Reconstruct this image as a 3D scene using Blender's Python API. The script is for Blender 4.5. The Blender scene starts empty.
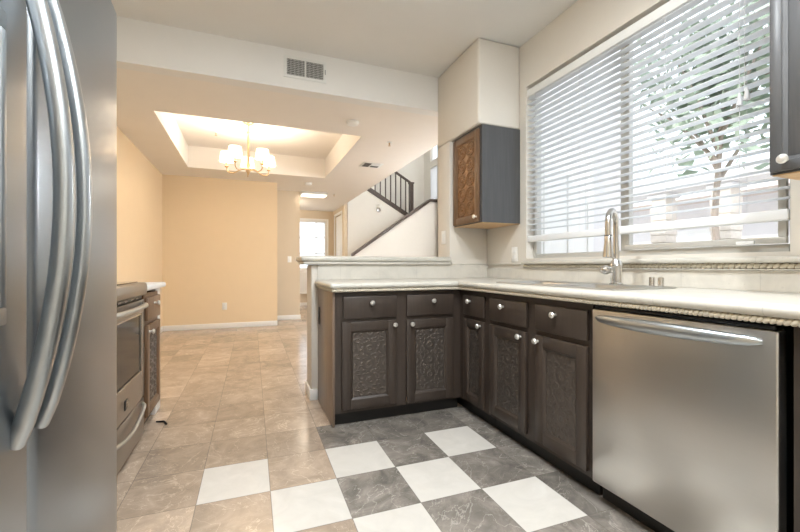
import bpy, bmesh, math, random
from mathutils import Vector, Matrix
random.seed(7)
PI = math.pi
S = bpy.context.scene
C = S.collection

# ------------------------------------------------------------------ camera, world, sun, exposure
CAM_H = 1.04
cd = bpy.data.cameras.new('camera'); cam = bpy.data.objects.new('camera', cd); C.objects.link(cam)
cd.sensor_width = 36.0; cd.sensor_fit = 'HORIZONTAL'; cd.lens = 36.0 * 392.4 / 800.0; cd.clip_start = 0.02
cam.location = (0, 0, CAM_H); cam.rotation_euler = (math.radians(90), 0, math.radians(-21.13))
S.camera = cam
S.view_settings.view_transform = 'Standard'; S.view_settings.look = 'None'
S.view_settings.gamma = 1.0; S.view_settings.use_curve_mapping = False
S.view_settings.exposure = 0.5

SKY = 1.5
w = bpy.data.worlds.new('sky'); S.world = w; w.use_nodes = True
bg = w.node_tree.nodes['Background']; bg.inputs[0].default_value = (0.84, 0.92, 1.0, 1); bg.inputs[1].default_value = SKY

def lamp(name, kind, loc, energy, color=(1, 1, 1), rot=(0, 0, 0), **kw):
    l = bpy.data.lights.new(name, kind); o = bpy.data.objects.new(name, l); C.objects.link(o)
    o.location = loc; o.rotation_euler = rot; l.energy = energy; l.color = color
    for k, v in kw.items(): setattr(l, k, v)
    return o
# sun from behind the house, lights the yard and the buildings beyond the windows
lamp('sun', 'SUN', (-5, -3, 12), 2.0, (1, .97, .92), (0, math.radians(-48), math.radians(12)), angle=0.01)
KITCHEN_CAN, KITCHEN_FILL, LIVING_FILL, CHANDELIER, HALL = 34, 235, 900, 7, 8
K_COL = (.905, .96, 1)
# ------------------------------------------------------------------ helpers
def link(name, mesh, parent=None, loc=(0, 0, 0), rot=(0, 0, 0)):
    o = bpy.data.objects.new(name, mesh); C.objects.link(o); o.location = loc; o.rotation_euler = rot
    if parent is not None: o.parent = parent
    return o
class MB:
    """collects shapes into one mesh"""
    def __init__(s): s.bm = bmesh.new()
    def _add(s, t):
        me = bpy.data.meshes.new('t'); t.to_mesh(me); t.free(); s.bm.from_mesh(me); bpy.data.meshes.remove(me)
    def box(s, x0, x1, y0, y1, z0, z1, bev=0, seg=2):
        t = bmesh.new(); bmesh.ops.create_cube(t, size=1)
        for v in t.verts:
            v.co = Vector((x0 if v.co.x < 0 else x1, y0 if v.co.y < 0 else y1, z0 if v.co.z < 0 else z1))
        if bev: bmesh.ops.bevel(t, geom=t.edges[:], offset=bev, segments=seg, affect='EDGES', profile=.5)
        s._add(t); return s
    def prism(s, pts, axis, a, b, bev=0):
        """polygon pts (2-D) extruded along axis x/y/z from a to b"""
        def P(p, t):
            return {'x': (t, p[0], p[1]), 'y': (p[0], t, p[1]), 'z': (p[0], p[1], t)}[axis]
        t = bmesh.new()
        A = [t.verts.new(P(p, a)) for p in pts]; B = [t.verts.new(P(p, b)) for p in pts]; n = len(pts)
        t.faces.new(A); t.faces.new(B[::-1])
        for i in range(n): t.faces.new((A[i], B[i], B[(i + 1) % n], A[(i + 1) % n]))
        bmesh.ops.recalc_face_normals(t, faces=t.faces[:])
        if bev: bmesh.ops.bevel(t, geom=t.edges[:], offset=bev, segments=2, affect='EDGES', profile=.5)
        s._add(t); return s
    def lathe(s, prof, at=(0, 0, 0), axis=(0, 0, 1), n=24):
        """prof: list of (radius, height) turned around axis"""
        t = bmesh.new(); rows = []
        for r, h in prof:
            rows.append([t.verts.new((max(r, 1e-5) * math.cos(2 * PI * k / n), max(r, 1e-5) * math.sin(2 * PI * k / n), h)) for k in range(n)])
        for a, b in zip(rows, rows[1:]):
            for k in range(n): t.faces.new((a[k], a[(k + 1) % n], b[(k + 1) % n], b[k]))
        if prof[0][0] > 1e-4: t.faces.new(rows[0][::-1])
        if prof[-1][0] > 1e-4: t.faces.new(rows[-1])
        M = Matrix.Translation(at) @ Vector((0, 0, 1)).rotation_difference(Vector(axis)).to_matrix().to_4x4()
        bmesh.ops.transform(t, matrix=M, verts=t.verts[:]); bmesh.ops.recalc_face_normals(t, faces=t.faces[:])
        s._add(t); return s
    def shell(s, prof, at=(0, 0, 0), n=32):
        """closed profile loop (ring) turned around z"""
        t = bmesh.new(); rows = []
        for r, h in prof:
            rows.append([t.verts.new((r * math.cos(2 * PI * k / n), r * math.sin(2 * PI * k / n), h)) for k in range(n)])
        m = len(rows)
        for i in range(m):
            a, b = rows[i], rows[(i + 1) % m]
            for k in range(n): t.faces.new((a[k], a[(k + 1) % n], b[(k + 1) % n], b[k]))
        bmesh.ops.translate(t, vec=at, verts=t.verts[:]); bmesh.ops.recalc_face_normals(t, faces=t.faces[:])
        s._add(t); return s
    def tube(s, pts, rad, n=12, sx=1.0, up=None):
        """tube through pts; rad is a number or a list; sx flattens the section along the side axis"""
        pts = [Vector(p) for p in pts]; t = bmesh.new(); rows = []
        R = rad if isinstance(rad, (list, tuple)) else [rad] * len(pts)
        ref = Vector(up) if up else None
        for i, p in enumerate(pts):
            d = (pts[min(i + 1, len(pts) - 1)] - pts[max(i - 1, 0)]).normalized()
            if ref is None:
                ref = Vector((0, 0, 1)) if abs(d.z) < .9 else Vector((1, 0, 0))
            a = d.cross(ref)
            if a.length < 1e-5: a = d.orthogonal()
            a.normalize(); b = a.cross(d).normalized()
            if not up: ref = b
            rows.append([t.verts.new(p + (a * math.cos(2 * PI * k / n) * sx + b * math.sin(2 * PI * k / n)) * R[i]) for k in range(n)])
        for a, b in zip(rows, rows[1:]):
            for k in range(n): t.faces.new((a[k], a[(k + 1) % n], b[(k + 1) % n], b[k]))
        t.faces.new(rows[0][::-1]); t.faces.new(rows[-1]); bmesh.ops.recalc_face_normals(t, faces=t.faces[:])
        s._add(t); return s
    def ball(s, at, r, sc=(1, 1, 1), u=16, v=10, M=None):
        t = bmesh.new(); bmesh.ops.create_uvsphere(t, u_segments=u, v_segments=v, radius=r)
        m = Matrix.Translation(at) @ (M.to_4x4() if M else Matrix.Identity(4)) @ Matrix.Diagonal((*sc, 1))
        bmesh.ops.transform(t, matrix=m, verts=t.verts[:]); s._add(t); return s
    def loft(s, loops, cap=True):
        t = bmesh.new(); rows = [[t.verts.new(p) for p in L] for L in loops]; n = len(rows[0])
        for a, b in zip(rows, rows[1:]):
            for k in range(n): t.faces.new((a[k], a[(k + 1) % n], b[(k + 1) % n], b[k]))
        if cap: t.faces.new(rows[-1])
        bmesh.ops.recalc_face_normals(t, faces=t.faces[:]); s._add(t); return s
    def build(s, name, mat, parent=None, loc=(0, 0, 0), rot=(0, 0, 0), smooth=True, angle=35):
        me = bpy.data.meshes.new(name)
        if smooth:
            for f in s.bm.faces: f.smooth = True
            for e in s.bm.edges:
                if len(e.link_faces) == 2 and e.calc_face_angle(0) > math.radians(angle): e.smooth = False
        s.bm.to_mesh(me); s.bm.free(); me.materials.append(mat)
        return link(name, me, parent, loc, rot)
def tag(o, label=None, cat=None, group=None, kind=None):
    if label: o['label'] = label
    if cat: o['category'] = cat
    if group: o['group'] = group
    if kind: o['kind'] = kind
    return o
def thing(name, label, cat, loc=(0, 0, 0), rz=0, group=None):
    o = link(name, None, None, loc, (0, 0, rz)); o.empty_display_size = .1
    return tag(o, label, cat, group)
def struct(o, label, cat): return tag(o, label, cat, kind='structure')

# ------------------------------------------------------------------ materials
def lin(c):
    return tuple(((v / 255) / 12.92 if v / 255 <= .04045 else ((v / 255 + .055) / 1.055) ** 2.4) for v in c)
class NT:
    def __init__(s, name):
        s.m = bpy.data.materials.new(name); s.m.use_nodes = True; s.t = s.m.node_tree; s.b = s.t.nodes['Principled BSDF']
    def n(s, ty, **kw):
        x = s.t.nodes.new(ty)
        for k, v in kw.items(): setattr(x, k, v)
        return x
    def l(s, a, b): s.t.links.new(a, b)
    def val(s, sock, v):
        if hasattr(v, 'is_output') or isinstance(v, bpy.types.NodeSocket): s.l(v, sock)
        else: sock.default_value = v
    def math(s, op, a, b=0.0, c=None):
        x = s.n('ShaderNodeMath', operation=op); s.val(x.inputs[0], a); s.val(x.inputs[1], b)
        if c is not None: s.val(x.inputs[2], c)
        return x.outputs[0]
    def mix(s, f, a, b):
        x = s.n('ShaderNodeMix', data_type='RGBA'); s.val(x.inputs['Factor'], f)
        s.val(x.inputs[6], a if not isinstance(a, tuple) else (*a[:3], 1)); s.val(x.inputs[7], b if not isinstance(b, tuple) else (*b[:3], 1))
        return x.outputs[2]
    def noise(s, vec, scale, detail=4, rough=.5, dist=0):
        x = s.n('ShaderNodeTexNoise'); s.l(vec, x.inputs['Vector']); x.inputs['Scale'].default_value = scale
        x.inputs['Detail'].default_value = detail; x.inputs['Roughness'].default_value = rough; x.inputs['Distortion'].default_value = dist
        return x.outputs['Fac']
    def ramp(s, f, stops):
        x = s.n('ShaderNodeValToRGB'); s.l(f, x.inputs[0]); e = x.color_ramp.elements
        while len(e) < len(stops): e.new(.5)
        for k, (p, c) in enumerate(stops): e[k].position = p; e[k].color = (*c, 1) if len(c) == 3 else c
        return x.outputs[0]
    def pos(s): return s.n('ShaderNodeNewGeometry').outputs['Position']
    def obj(s): return s.n('ShaderNodeTexCoord').outputs['Object']
    def bump(s, h, st, dist=.01):
        x = s.n('ShaderNodeBump'); x.inputs['Strength'].default_value = st; x.inputs['Distance'].default_value = dist
        s.l(h, x.inputs['Height']); s.l(x.outputs[0], s.b.inputs['Normal'])
    def set(s, **kw):
        for k, v in kw.items(): s.val(s.b.inputs[k], v if not (isinstance(v, tuple) and len(v) == 3) else (*v, 1))
        return s
def plain(name, rgb, rough=.5, metal=0, var=.06, scale=6, bump=0, bscale=60, coat=0):
    t = NT(name); c = lin(rgb); p = t.obj(); f = t.noise(p, scale, 3)
    t.set(Roughness=rough, Metallic=metal)
    t.l(t.mix(f, tuple(v * (1 - var) for v in c), tuple(min(1, v * (1 + var)) for v in c)), t.b.inputs['Base Color'])
    if bump: t.bump(t.noise(p, bscale, 3), bump, .004)
    if coat: t.set(**{'Coat Weight': coat, 'Coat Roughness': .2})
    return t.m
def steel(name, rgb, rough=.3, horiz=True, aniso=.4):
    t = NT(name); c = lin(rgb); p = t.obj()
    mp = t.n('ShaderNodeMapping'); t.l(p, mp.inputs[0]); mp.inputs['Scale'].default_value = (2, 2, 90) if horiz else (90, 90, 2)
    f = t.noise(mp.outputs[0], 1, 3); big = t.noise(p, 3.0, 3)
    t.set(Metallic=1.0)
    t.l(t.mix(f, tuple(v * .985 for v in c), tuple(min(1, v * 1.015) for v in c)), t.b.inputs['Base Color'])
    t.l(t.math('MULTIPLY_ADD', big, .04, rough - .02), t.b.inputs['Roughness'])
    return t.m
def emit(name, rgb, st):
    t = NT(name); t.set(**{'Base Color': lin(rgb), 'Emission Color': lin(rgb), 'Emission Strength': st}); return t.m
def glass(name, tint=(1, 1, 1), refl=1.0):
    t = NT(name); t.t.nodes.remove(t.b); out = t.t.nodes['Material Output']
    tr = t.n('ShaderNodeBsdfTransparent'); tr.inputs[0].default_value = (*tint, 1)
    gl = t.n('ShaderNodeBsdfGlossy'); gl.inputs['Roughness'].default_value = .02
    lw = t.n('ShaderNodeLayerWeight'); lw.inputs[0].default_value = .5; mx = t.n('ShaderNodeMixShader')
    t.l(t.math('MULTIPLY_ADD', t.math('POWER', lw.outputs['Facing'], 5.0), .75, .03), mx.inputs[0]); t.l(tr.outputs[0], mx.inputs[1]); t.l(gl.outputs[0], mx.inputs[2]); t.l(mx.outputs[0], out.inputs[0])
    return t.m

def floor_material():
    t = NT('marble_floor_tile'); p = t.pos()
    mp = t.n('ShaderNodeMapping', vector_type='TEXTURE'); t.l(p, mp.inputs[0])
    mp.inputs['Location'].default_value = (-.2102, 2.237, 0); mp.inputs['Rotation'].default_value = (0, 0, -.0082)
    mp.inputs['Scale'].default_value = (.3079, .3271, 1)
    sx = t.n('ShaderNodeSeparateXYZ'); t.l(mp.outputs[0], sx.inputs[0])
    u = sx.outputs[0]; v = t.math('MULTIPLY', sx.outputs[1], -1.0)
    i = t.math('FLOOR', u); j = t.math('FLOOR', v); fu = t.math('FRACT', u); fv = t.math('FRACT', v)
    def edge(f): return t.math('MINIMUM', f, t.math('SUBTRACT', 1.0, f))
    g = t.math('LESS_THAN', t.math('MINIMUM', edge(fu), edge(fv)), .006)
    par = t.math('MODULO', t.math('ADD', t.math('ADD', i, j), 200.0), 2.0)
    chk = t.math('LESS_THAN', par, .5)
    for a in (t.math('GREATER_THAN', i, -.5), t.math('LESS_THAN', i, 4.5), t.math('GREATER_THAN', j, -.5)): chk = t.math('MULTIPLY', chk, a)
    cell = t.n('ShaderNodeCombineXYZ'); t.l(i, cell.inputs[0]); t.l(j, cell.inputs[1])
    wn = t.n('ShaderNodeTexWhiteNoise', noise_dimensions='3D'); t.l(cell.outputs[0], wn.inputs[0])
    off = t.n('ShaderNodeVectorMath', operation='MULTIPLY_ADD'); t.l(wn.outputs['Color'], off.inputs[0]); off.inputs[1].default_value = (9, 9, 9); t.l(p, off.inputs[2])
    q = off.outputs[0]
    n1 = t.noise(q, 5.5, 7, .62, 1.2); n2 = t.noise(q, 2.6, 5, .55, 2.2); n3 = t.noise(q, 9, 6, .6, 1.5)
    col = t.ramp(n1, [(.30, lin((112, 107, 100))), (.48, lin((138, 131, 123))), (.62, lin((158, 150, 141))), (.8, lin((188, 181, 172)))])
    vein = t.math('LESS_THAN', t.math('ABSOLUTE', t.math('SUBTRACT', n2, .5)), .006)
    vein2 = t.math('LESS_THAN', t.math('ABSOLUTE', t.math('SUBTRACT', n3, .47)), .007)
    col = t.mix(t.math('MULTIPLY', vein, .38), col, lin((215, 208, 196)))
    col = t.mix(t.math('MULTIPLY', vein2, .22), col, lin((205, 196, 184)))
    tone = t.math('MULTIPLY_ADD', wn.outputs['Value'], .34, .80)
    # beige marble outside the checkered patch, grey marble tiles inside it
    grey = t.math('GREATER_THAN', i, 1.5)
    for a in (t.math('GREATER_THAN', j, -1.5),): grey = t.math('MULTIPLY', grey, a)
    col = t.mix(t.math('MULTIPLY_ADD', grey, -.42, .42), col, lin((152, 144, 135)))
    tint = t.n('ShaderNodeVectorMath', operation='MULTIPLY'); t.l(col, tint.inputs[0])
    t.l(t.mix(grey, (1.56, 1.37, 1.20), (.84, .84, .84)), tint.inputs[1]); col = tint.outputs[0]
    bc = t.n('ShaderNodeVectorMath', operation='SCALE'); t.l(col, bc.inputs[0]); t.l(tone, bc.inputs['Scale'])
    wcol = t.ramp(n1, [(.3, lin((210, 205, 197))), (.6, lin((219, 214, 206))), (.8, lin((225, 221, 214)))])
    col = t.mix(chk, bc.outputs[0], wcol)
    col = t.mix(t.math('MULTIPLY', g, .6), col, lin((110, 102, 94)))
    t.l(col, t.b.inputs['Base Color'])
    t.l(t.math('MULTIPLY_ADD', n1, .14, .10), t.b.inputs['Roughness'])
    t.bump(t.math('SUBTRACT', 1.0, g), .25, .002)
    return t.m
def stone_tile(name, base, tile=.33, rough=.3):
    t = NT(name); p = t.pos(); sx = t.n('ShaderNodeSeparateXYZ'); t.l(p, sx.inputs[0])
    g = None
    for k in (0, 1):
        f = t.math('FRACT', t.math('DIVIDE', t.math('ADD', sx.outputs[k], 20.11), tile)); e = t.math('LESS_THAN', f, .009)
        g = e if g is None else t.math('MAXIMUM', g, e)
    n1 = t.noise(p, 7, 6, .6, .8); n2 = t.noise(p, 40, 4)
    a = lin(base)
    col = t.ramp(n1, [(.25, tuple(v * .86 for v in a)), (.5, a), (.75, tuple(min(1, v * 1.08) for v in a))])
    col = t.mix(t.math('MULTIPLY', t.math('GREATER_THAN', n2, .68), .25), col, tuple(v * .7 for v in a))
    col = t.mix(t.math('MULTIPLY', g, .35), col, tuple(v * .6 for v in a))
    t.l(col, t.b.inputs['Base Color']); t.set(Roughness=rough)
    return t.m
def wood(name, a, b, rough=.4, vert=True):
    t = NT(name); p = t.obj(); mp = t.n('ShaderNodeMapping'); t.l(p, mp.inputs[0])
    mp.inputs['Scale'].default_value = (26, 26, 1.6) if vert else (1.6, 26, 26)
    f = t.noise(mp.outputs[0], 1.6, 5, .6, .6)
    t.l(t.ramp(f, [(.3, lin(a)), (.7, lin(b))]), t.b.inputs['Base Color']); t.set(Roughness=rough); t.bump(f, .06, .003)
    return t.m
M = {}
M['floor'] = floor_material()
M['kwall'] = plain('kitchen_wall_paint', (218, 212, 202), .7, var=.02, bump=.12)
M['header'] = plain('header_paint', (232, 230, 226), .75, var=.02, bump=.1)
M['ceil'] = plain('ceiling_paint', (228, 226, 222), .8, var=.02, bump=.14)
M['dceil'] = plain('dining_ceiling_paint', (236, 230, 222), .8, var=.02, bump=.14)
M['tan'] = plain('tan_dining_paint', (234, 212, 178), .75, var=.02, bump=.12)
M['hallwall'] = plain('beige_hall_paint', (218, 202, 178), .75, var=.02, bump=.1)
M['lwall'] = plain('cream_stair_paint', (232, 229, 222), .75, var=.02, bump=.1)
M['white'] = plain('white_trim_paint', (240, 238, 234), .4, var=.02)
M['plastic'] = plain('white_plastic', (240, 239, 235), .35, var=.01)
M['cab'] = wood('dark_brown_cabinet_paint', (59, 50, 44), (68, 58, 51), .36)
M['cabend'] = wood('brown_veneer_panel', (108, 90, 76), (134, 114, 98), .28)
M['cabin'] = wood('pale_underside_wood', (196, 158, 112), (220, 186, 142), .5)
M['toe'] = plain('black_toe_kick', (26, 24, 22), .4)
M['tin'] = plain('dark_pressed_tin', (98, 90, 84), .30, .55, var=.2, scale=40)
M['bronze'] = plain('bronze_pressed_tin', (126, 100, 76), .27, .8, var=.2, scale=30)
M['upcab'] = wood('charcoal_cabinet_paint', (71, 71, 72), (82, 82, 83), .38)
M['bcab'] = wood('brown_bronze_cabinet_paint', (96, 72, 52), (124, 94, 68), .36)
M['counter'] = stone_tile('cream_stone_tile', (205, 201, 191))
M['splash'] = stone_tile('cream_wall_tile', (212, 207, 197), .33, .35)
M['rope'] = plain('carved_stone_rope', (206, 197, 178), .5, var=.12, scale=40)
M['ropeback'] = plain('brown_rope_backing', (158, 142, 120), .8, var=.12)  # darker brown strip behind the beads, gives contrast between them
M['steel'] = steel('brushed_steel', (204, 202, 198), .33)
M['stovesteel'] = steel('stove_brushed_steel', (158, 154, 149), .33)
M['fridge'] = steel('fridge_brushed_steel', (158, 164, 170), .31, horiz=True)
M['satin'] = steel('satin_handle_steel', (186, 192, 196), .32)
M['nickel'] = plain('brushed_nickel', (206, 203, 198), .25, 1.0, var=.03)
M['knob'] = plain('pale_nickel_knob', (228, 225, 219), .28, .7, var=.04, scale=60)
M['chrome'] = plain('polished_chrome', (220, 222, 224), .08, 1.0, var=.02)
M['black'] = plain('black_plastic', (22, 22, 24), .3)
M['blackglass'] = plain('black_glass', (16, 16, 18), .06, coat=.5)
M['ovenglass'] = plain('smoked_oven_glass', (36, 33, 32), .08)
M['gasket'] = plain('dark_grey_gasket', (58, 60, 62), .5)
M['rail'] = wood('dark_stair_rail_paint', (70, 60, 56), (92, 80, 74), .4)
M['vinyl'] = plain('white_vinyl', (236, 236, 234), .35, var=.01)
M['ovenglass'].node_tree.nodes['Principled BSDF'].inputs['IOR'].default_value = 1.25
M['alu'] = plain('aluminium_window_frame', (196, 194, 188), .4, .3, var=.03)
M['slat'] = plain('white_blind_slat', (238, 240, 242), .45, var=.01)
t = NT('white_translucent_slat'); t.t.nodes.remove(t.b); tb = t.n('ShaderNodeBsdfTranslucent'); tb.inputs[0].default_value = (.93, .94, .95, 1); td = t.n('ShaderNodeBsdfDiffuse'); td.inputs[0].default_value = (.86, .87, .88, 1); mx = t.n('ShaderNodeMixShader'); mx.inputs[0].default_value = .55
t.l(tb.outputs[0], mx.inputs[1]); t.l(td.outputs[0], mx.inputs[2]); t.l(mx.outputs[0], t.t.nodes['Material Output'].inputs[0]); M['thinslat'] = t.m
M['cord'] = plain('white_blind_cord', (214, 214, 216), .7)
M['glass'] = glass('window_glass')
M['vent'] = plain('white_vent_enamel', (226, 226, 222), .4, var=.02)
M['ventdark'] = plain('vent_dark_duct', (70, 68, 66), .7)
M['brass'] = plain('brushed_brass', (206, 178, 140), .28, .9, var=.04)
M['shade'] = emit('lit_fabric_shade', (255, 240, 216), 1.25)
M['panel'] = emit('lit_ceiling_diffuser', (255, 246, 232), 1.8)
M['globe'] = emit('fill_globe_glow', (255, 250, 244), 4.0)  # glowing surface of the added fill globes
M['can'] = emit('lit_downlight_lens', (255, 250, 242), 8.0)
t = NT('sheer_white_fabric'); t.t.nodes.remove(t.b); tb = t.n('ShaderNodeBsdfTranslucent'); tb.inputs[0].default_value = (.9, .9, .9, 1); td = t.n('ShaderNodeBsdfDiffuse'); mx = t.n('ShaderNodeMixShader'); mx.inputs[0].default_value = .3
t.l(tb.outputs[0], mx.inputs[1]); t.l(td.outputs[0], mx.inputs[2]); t.l(mx.outputs[0], t.t.nodes['Material Output'].inputs[0]); M['sheer'] = t.m
M['leaf'] = plain('green_leaf', (176, 192, 174), .5, var=.25, scale=9)
M['bark'] = plain('tree_bark', (168, 156, 146), .8, var=.2)
M['stucco'] = plain('white_stucco', (226, 224, 226), .85, var=.05, bump=.4, bscale=30)
M['stone'] = plain('pale_stacked_stone', (222, 214, 206), .85, var=.14, scale=14, bump=.6, bscale=18)
M['concrete'] = plain('pale_concrete', (206, 202, 196), .9, var=.08)
M['rooftile'] = plain('pale_roof', (220, 208, 202), .8, var=.15)

# ------------------------------------------------------------------ setting
L, Rw, YH, YB, ZC, ZD = -1.28, 2.06, 3.33, 7.2, 2.82, 2.5   # left wall, right wall, header plane, dining end wall, ceilings
REAR = -1.7; XE = 2.13; LX = 4.0; TX = 4.7; HY = 10.5; SY = 10.25; TOPZ = 5.4
struct(MB().box(L - .12, TX + .15, REAR - .12, HY + .15, -.1, 0).build('floor', M['floor']), 'marble tile floor with white squares in the kitchen', 'floor')
struct(MB().box(L - .12, L, REAR - .12, YB, 0, TOPZ).build('wall_left', M['tan']), 'tan painted wall on the left behind the stove run', 'wall')
struct(MB().box(L, Rw + .15, REAR - .12, REAR, 0, ZC).build('wall_rear', M['kwall']), 'beige kitchen wall behind the viewer', 'wall')
# right wall with the window hole
WY0, WY1, WZ0, WZ1 = .918, 2.547, 1.10, 2.462
b = MB()
b.box(Rw, Rw + .15, REAR, WY0, 0, ZC); b.box(Rw, Rw + .15, WY1, YH, 0, ZC); b.box(Rw, Rw + .15, WY0, WY1, 0, WZ0); b.box(Rw, Rw + .15, WY0, WY1, WZ1, ZC)
struct(b.build('wall_right', M['kwall']), 'beige kitchen wall around the big window', 'wall')
struct(MB().box(1.665, Rw, 3.09, YH, 0, 2.15, .012).build('wall_stub', M['kwall']), 'short beige wall return beside the bar ledge', 'wall')
struct(MB().box(1.665, Rw, 2.62, YH, 2.15, ZC, .02, 3).build('wall_soffit', M['kwall']), 'boxed soffit above the bronze wall cabinet', 'wall')
struct(MB().box(1.665, Rw, REAR, .80, 2.15, ZC, .02, 3).build('wall_soffit_near', M['kwall']), 'boxed soffit above the near wall cabinet', 'wall')
struct(MB().box(L, Rw + .15, YH, YH + .12, ZD, ZC).build('wall_header', M['header']), 'white header wall above the dining opening', 'wall')
struct(MB().box(L, Rw + .15, REAR, YH, ZC, ZC + .1).build('ceiling', M['ceil']), 'white kitchen ceiling', 'ceiling')
# peninsula half wall and its mate beside the stove run
struct(MB().box(.455, 1.665, 3.09, YH, 0, 1.05, .012).build('wall_peninsula', M['kwall']), 'half wall carrying the bar ledge', 'wall')
struct(MB().box(L, -.604, 3.175, YH, 0, .885, .01).build('wall_half_left', M['header']), 'low white wall end beside the stove run cabinet', 'wall')
# dining ceiling with tray
TX0, TX1, TY0, TY1 = -.83, 1.19, 4.28, 6.53
b = MB()
b.box(L, XE, YH + .12, TY0, ZD, ZD + .1); b.box(L, XE, TY1, YB + .12, ZD, ZD + .1); b.box(L, TX0, TY0, TY1, ZD, ZD + .1); b.box(TX1, XE, TY0, TY1, ZD, ZD + .1)
b.box(TX0 - .05, TX0, TY0 - .05, TY1 + .05, ZD + .1, ZC); b.box(TX1, TX1 + .05, TY0 - .05, TY1 + .05, ZD + .1, ZC)
b.box(TX0, TX1, TY0 - .05, TY0, ZD + .1, ZC); b.box(TX0, TX1, TY1, TY1 + .05, ZD + .1, ZC); b.box(TX0 - .05, TX1 + .05, TY0 - .05, TY1 + .05, ZC, ZC + .06)
b.box(.355, XE, YB + .12, HY, ZD, ZD + .1)
struct(b.build('ceiling', M['dceil']), 'dining ceiling with a recessed tray', 'ceiling')
struct(MB().box(L - .12, .475, YB, YB + .12, 0, ZD).build('wall_back', M['tan']), 'tan dining end wall', 'wall')
struct(MB().box(.475, .945, 7.9, 8.02, 0, ZD).build('wall_hall_middle', M['hallwall']), 'beige wall piece set back beside the hall', 'wall')
struct(MB().box(.475 - .12, .475, YB + .12, 8.02, 0, ZD).build('wall_hall_return', M['hallwall']), 'hidden return of the dining end wall', 'wall')
struct(MB().box(.475 - .12, .475, 8.02, HY, 0, ZD).build('wall_hall_left', M['hallwall']), 'left wall of the hall', 'wall')
HW = (1.2, 1.94, .95, 2.23)
b = MB(); b.box(.475 - .12, HW[0], HY, HY + .12, 0, ZD); b.box(HW[1], XE + .12, HY, HY + .12, 0, ZD); b.box(HW[0], HW[1], HY, HY + .12, 0, HW[2]); b.box(HW[0], HW[1], HY, HY + .12, HW[3], ZD)
struct(b.build('wall_hall_end', M['hallwall']), 'far end wall of the hall with a window', 'wall')
DY0, DY1, DZ = 9.45, 10.25, 2.33
b = MB(); b.box(XE, XE + .08, 9.2, DY0, 0, ZD + .1); b.box(XE, XE + .08, DY1, HY, 0, ZD + .1); b.box(XE, XE + .08, DY0, DY1, DZ, ZD + .1)
struct(b.build('wall_hall_right', M['hallwall']), 'right wall of the hall with a white door', 'wall')
# stair hall and living room shell
struct(MB().box(Rw + .15, LX + .1, YH - .02, YH + .1, 0, TOPZ).build('wall_living_near', M['stucco']), 'white outside wall of the living room seen through the kitchen window', 'wall')
b = MB(); b.box(LX, LX + .1, YH + .1, 4.1, 0, TOPZ); b.box(LX, LX + .1, 7.5, 8.0, 0, TOPZ); b.box(LX, LX + .1, 4.1, 7.5, 0, .4); b.box(LX, LX + .1, 4.1, 7.5, 2.7, TOPZ)
b.box(LX, TX, 7.9, 8.0, 0, TOPZ)
struct(b.build('wall_living_right', M['lwall']), 'living room wall with tall windows', 'wall')
LW = (8.6, 9.82, 2.84, 3.74, 3.92, 4.75)
b = MB(); b.box(TX, TX + .1, 8.0, LW[0], 0, TOPZ); b.box(TX, TX + .1, LW[1], SY + .1, 0, TOPZ)
b.box(TX, TX + .1, LW[0], LW[1], 0, LW[2]); b.box(TX, TX + .1, LW[0], LW[1], LW[3], LW[4]); b.box(TX, TX + .1, LW[0], LW[1], LW[5], TOPZ)
struct(b.build('wall_landing', M['lwall']), 'wall at the stair landing with stacked windows', 'wall')
struct(MB().box(XE + .08, TX, SY, SY + .1, 0, TOPZ).build('wall_stair_back', M['lwall']), 'cream wall behind the upper stair flight', 'wall')
struct(MB().box(XE, XE + .08, YH + .1, HY, ZD + .1, TOPZ).build('wall_upper', M['lwall']), 'upper wall over the edge of the dining ceiling', 'wall')
struct(MB().box(XE, TX + .1, YH, HY, TOPZ, TOPZ + .1).build('ceiling', M['ceil']), 'high ceiling over the stairs', 'ceiling')
# baseboards
def baseboard(side, x0, x1, y0, y1, label):
    struct(MB().box(x0, x1, y0, y1, 0, .085, .004).build('baseboard_' + side, M['white']), label, 'baseboard')
baseboard('back', L + .014, .475, YB - .014, YB, 'white baseboard along the tan dining end wall')
baseboard('left', L, L + .014, YH, YB - .014, 'white baseboard along the left dining wall')
baseboard('hall_middle', .475, .958, 7.886, 7.9, 'white baseboard on the set-back beige wall piece')
baseboard('hall_end', .475, XE, HY - .014, HY, 'white baseboard at the far end of the hall')
baseboard('peninsula', .441, .455, 3.08, YH, 'white baseboard at the end of the bar half wall')
baseboard('peninsula_front', .441, .503, 3.072, 3.088, 'short white baseboard beside the peninsula cabinet')

# ------------------------------------------------------------------ windows
def window(idx, label, x, y0, y1, z0, z1, mull, horiz=None, dep=.05, fr=.035, mat='alu'):
    root = link('window_%d' % idx, None, None, (x, (y0 + y1) / 2, z0)); struct(root, label, 'window')
    h = (y1 - y0) / 2; H = z1 - z0; b = MB()
    b.box(-dep / 2, dep / 2, -h, -h + fr, 0, H, .004); b.box(-dep / 2, dep / 2, h - fr, h, 0, H, .004)
    b.box(-dep / 2, dep / 2, -h + fr, h - fr, 0, fr, .004); b.box(-dep / 2, dep / 2, -h + fr, h - fr, H - fr, H, .004)
    for m in mull: b.box(-dep / 2, dep / 2, m - (y0 + y1) / 2 - fr * .7, m - (y0 + y1) / 2 + fr * .7, fr, H - fr, .004)
    for m in horiz or []: b.box(-dep / 2.5, dep / 2.5, -h + fr, h - fr, m - z0 - .012, m - z0 + .012, .003)
    b.build('window_frame', M[mat], root)
    MB().box(-.003, .003, -h + .01, h - .01, .01, H - .01).build('glass_pane', M['glass'], root)
    return root
w1 = window(1, 'wide aluminium kitchen window above the sink', 2.155, WY0, WY1, WZ0, WZ1, [1.735])
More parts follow.
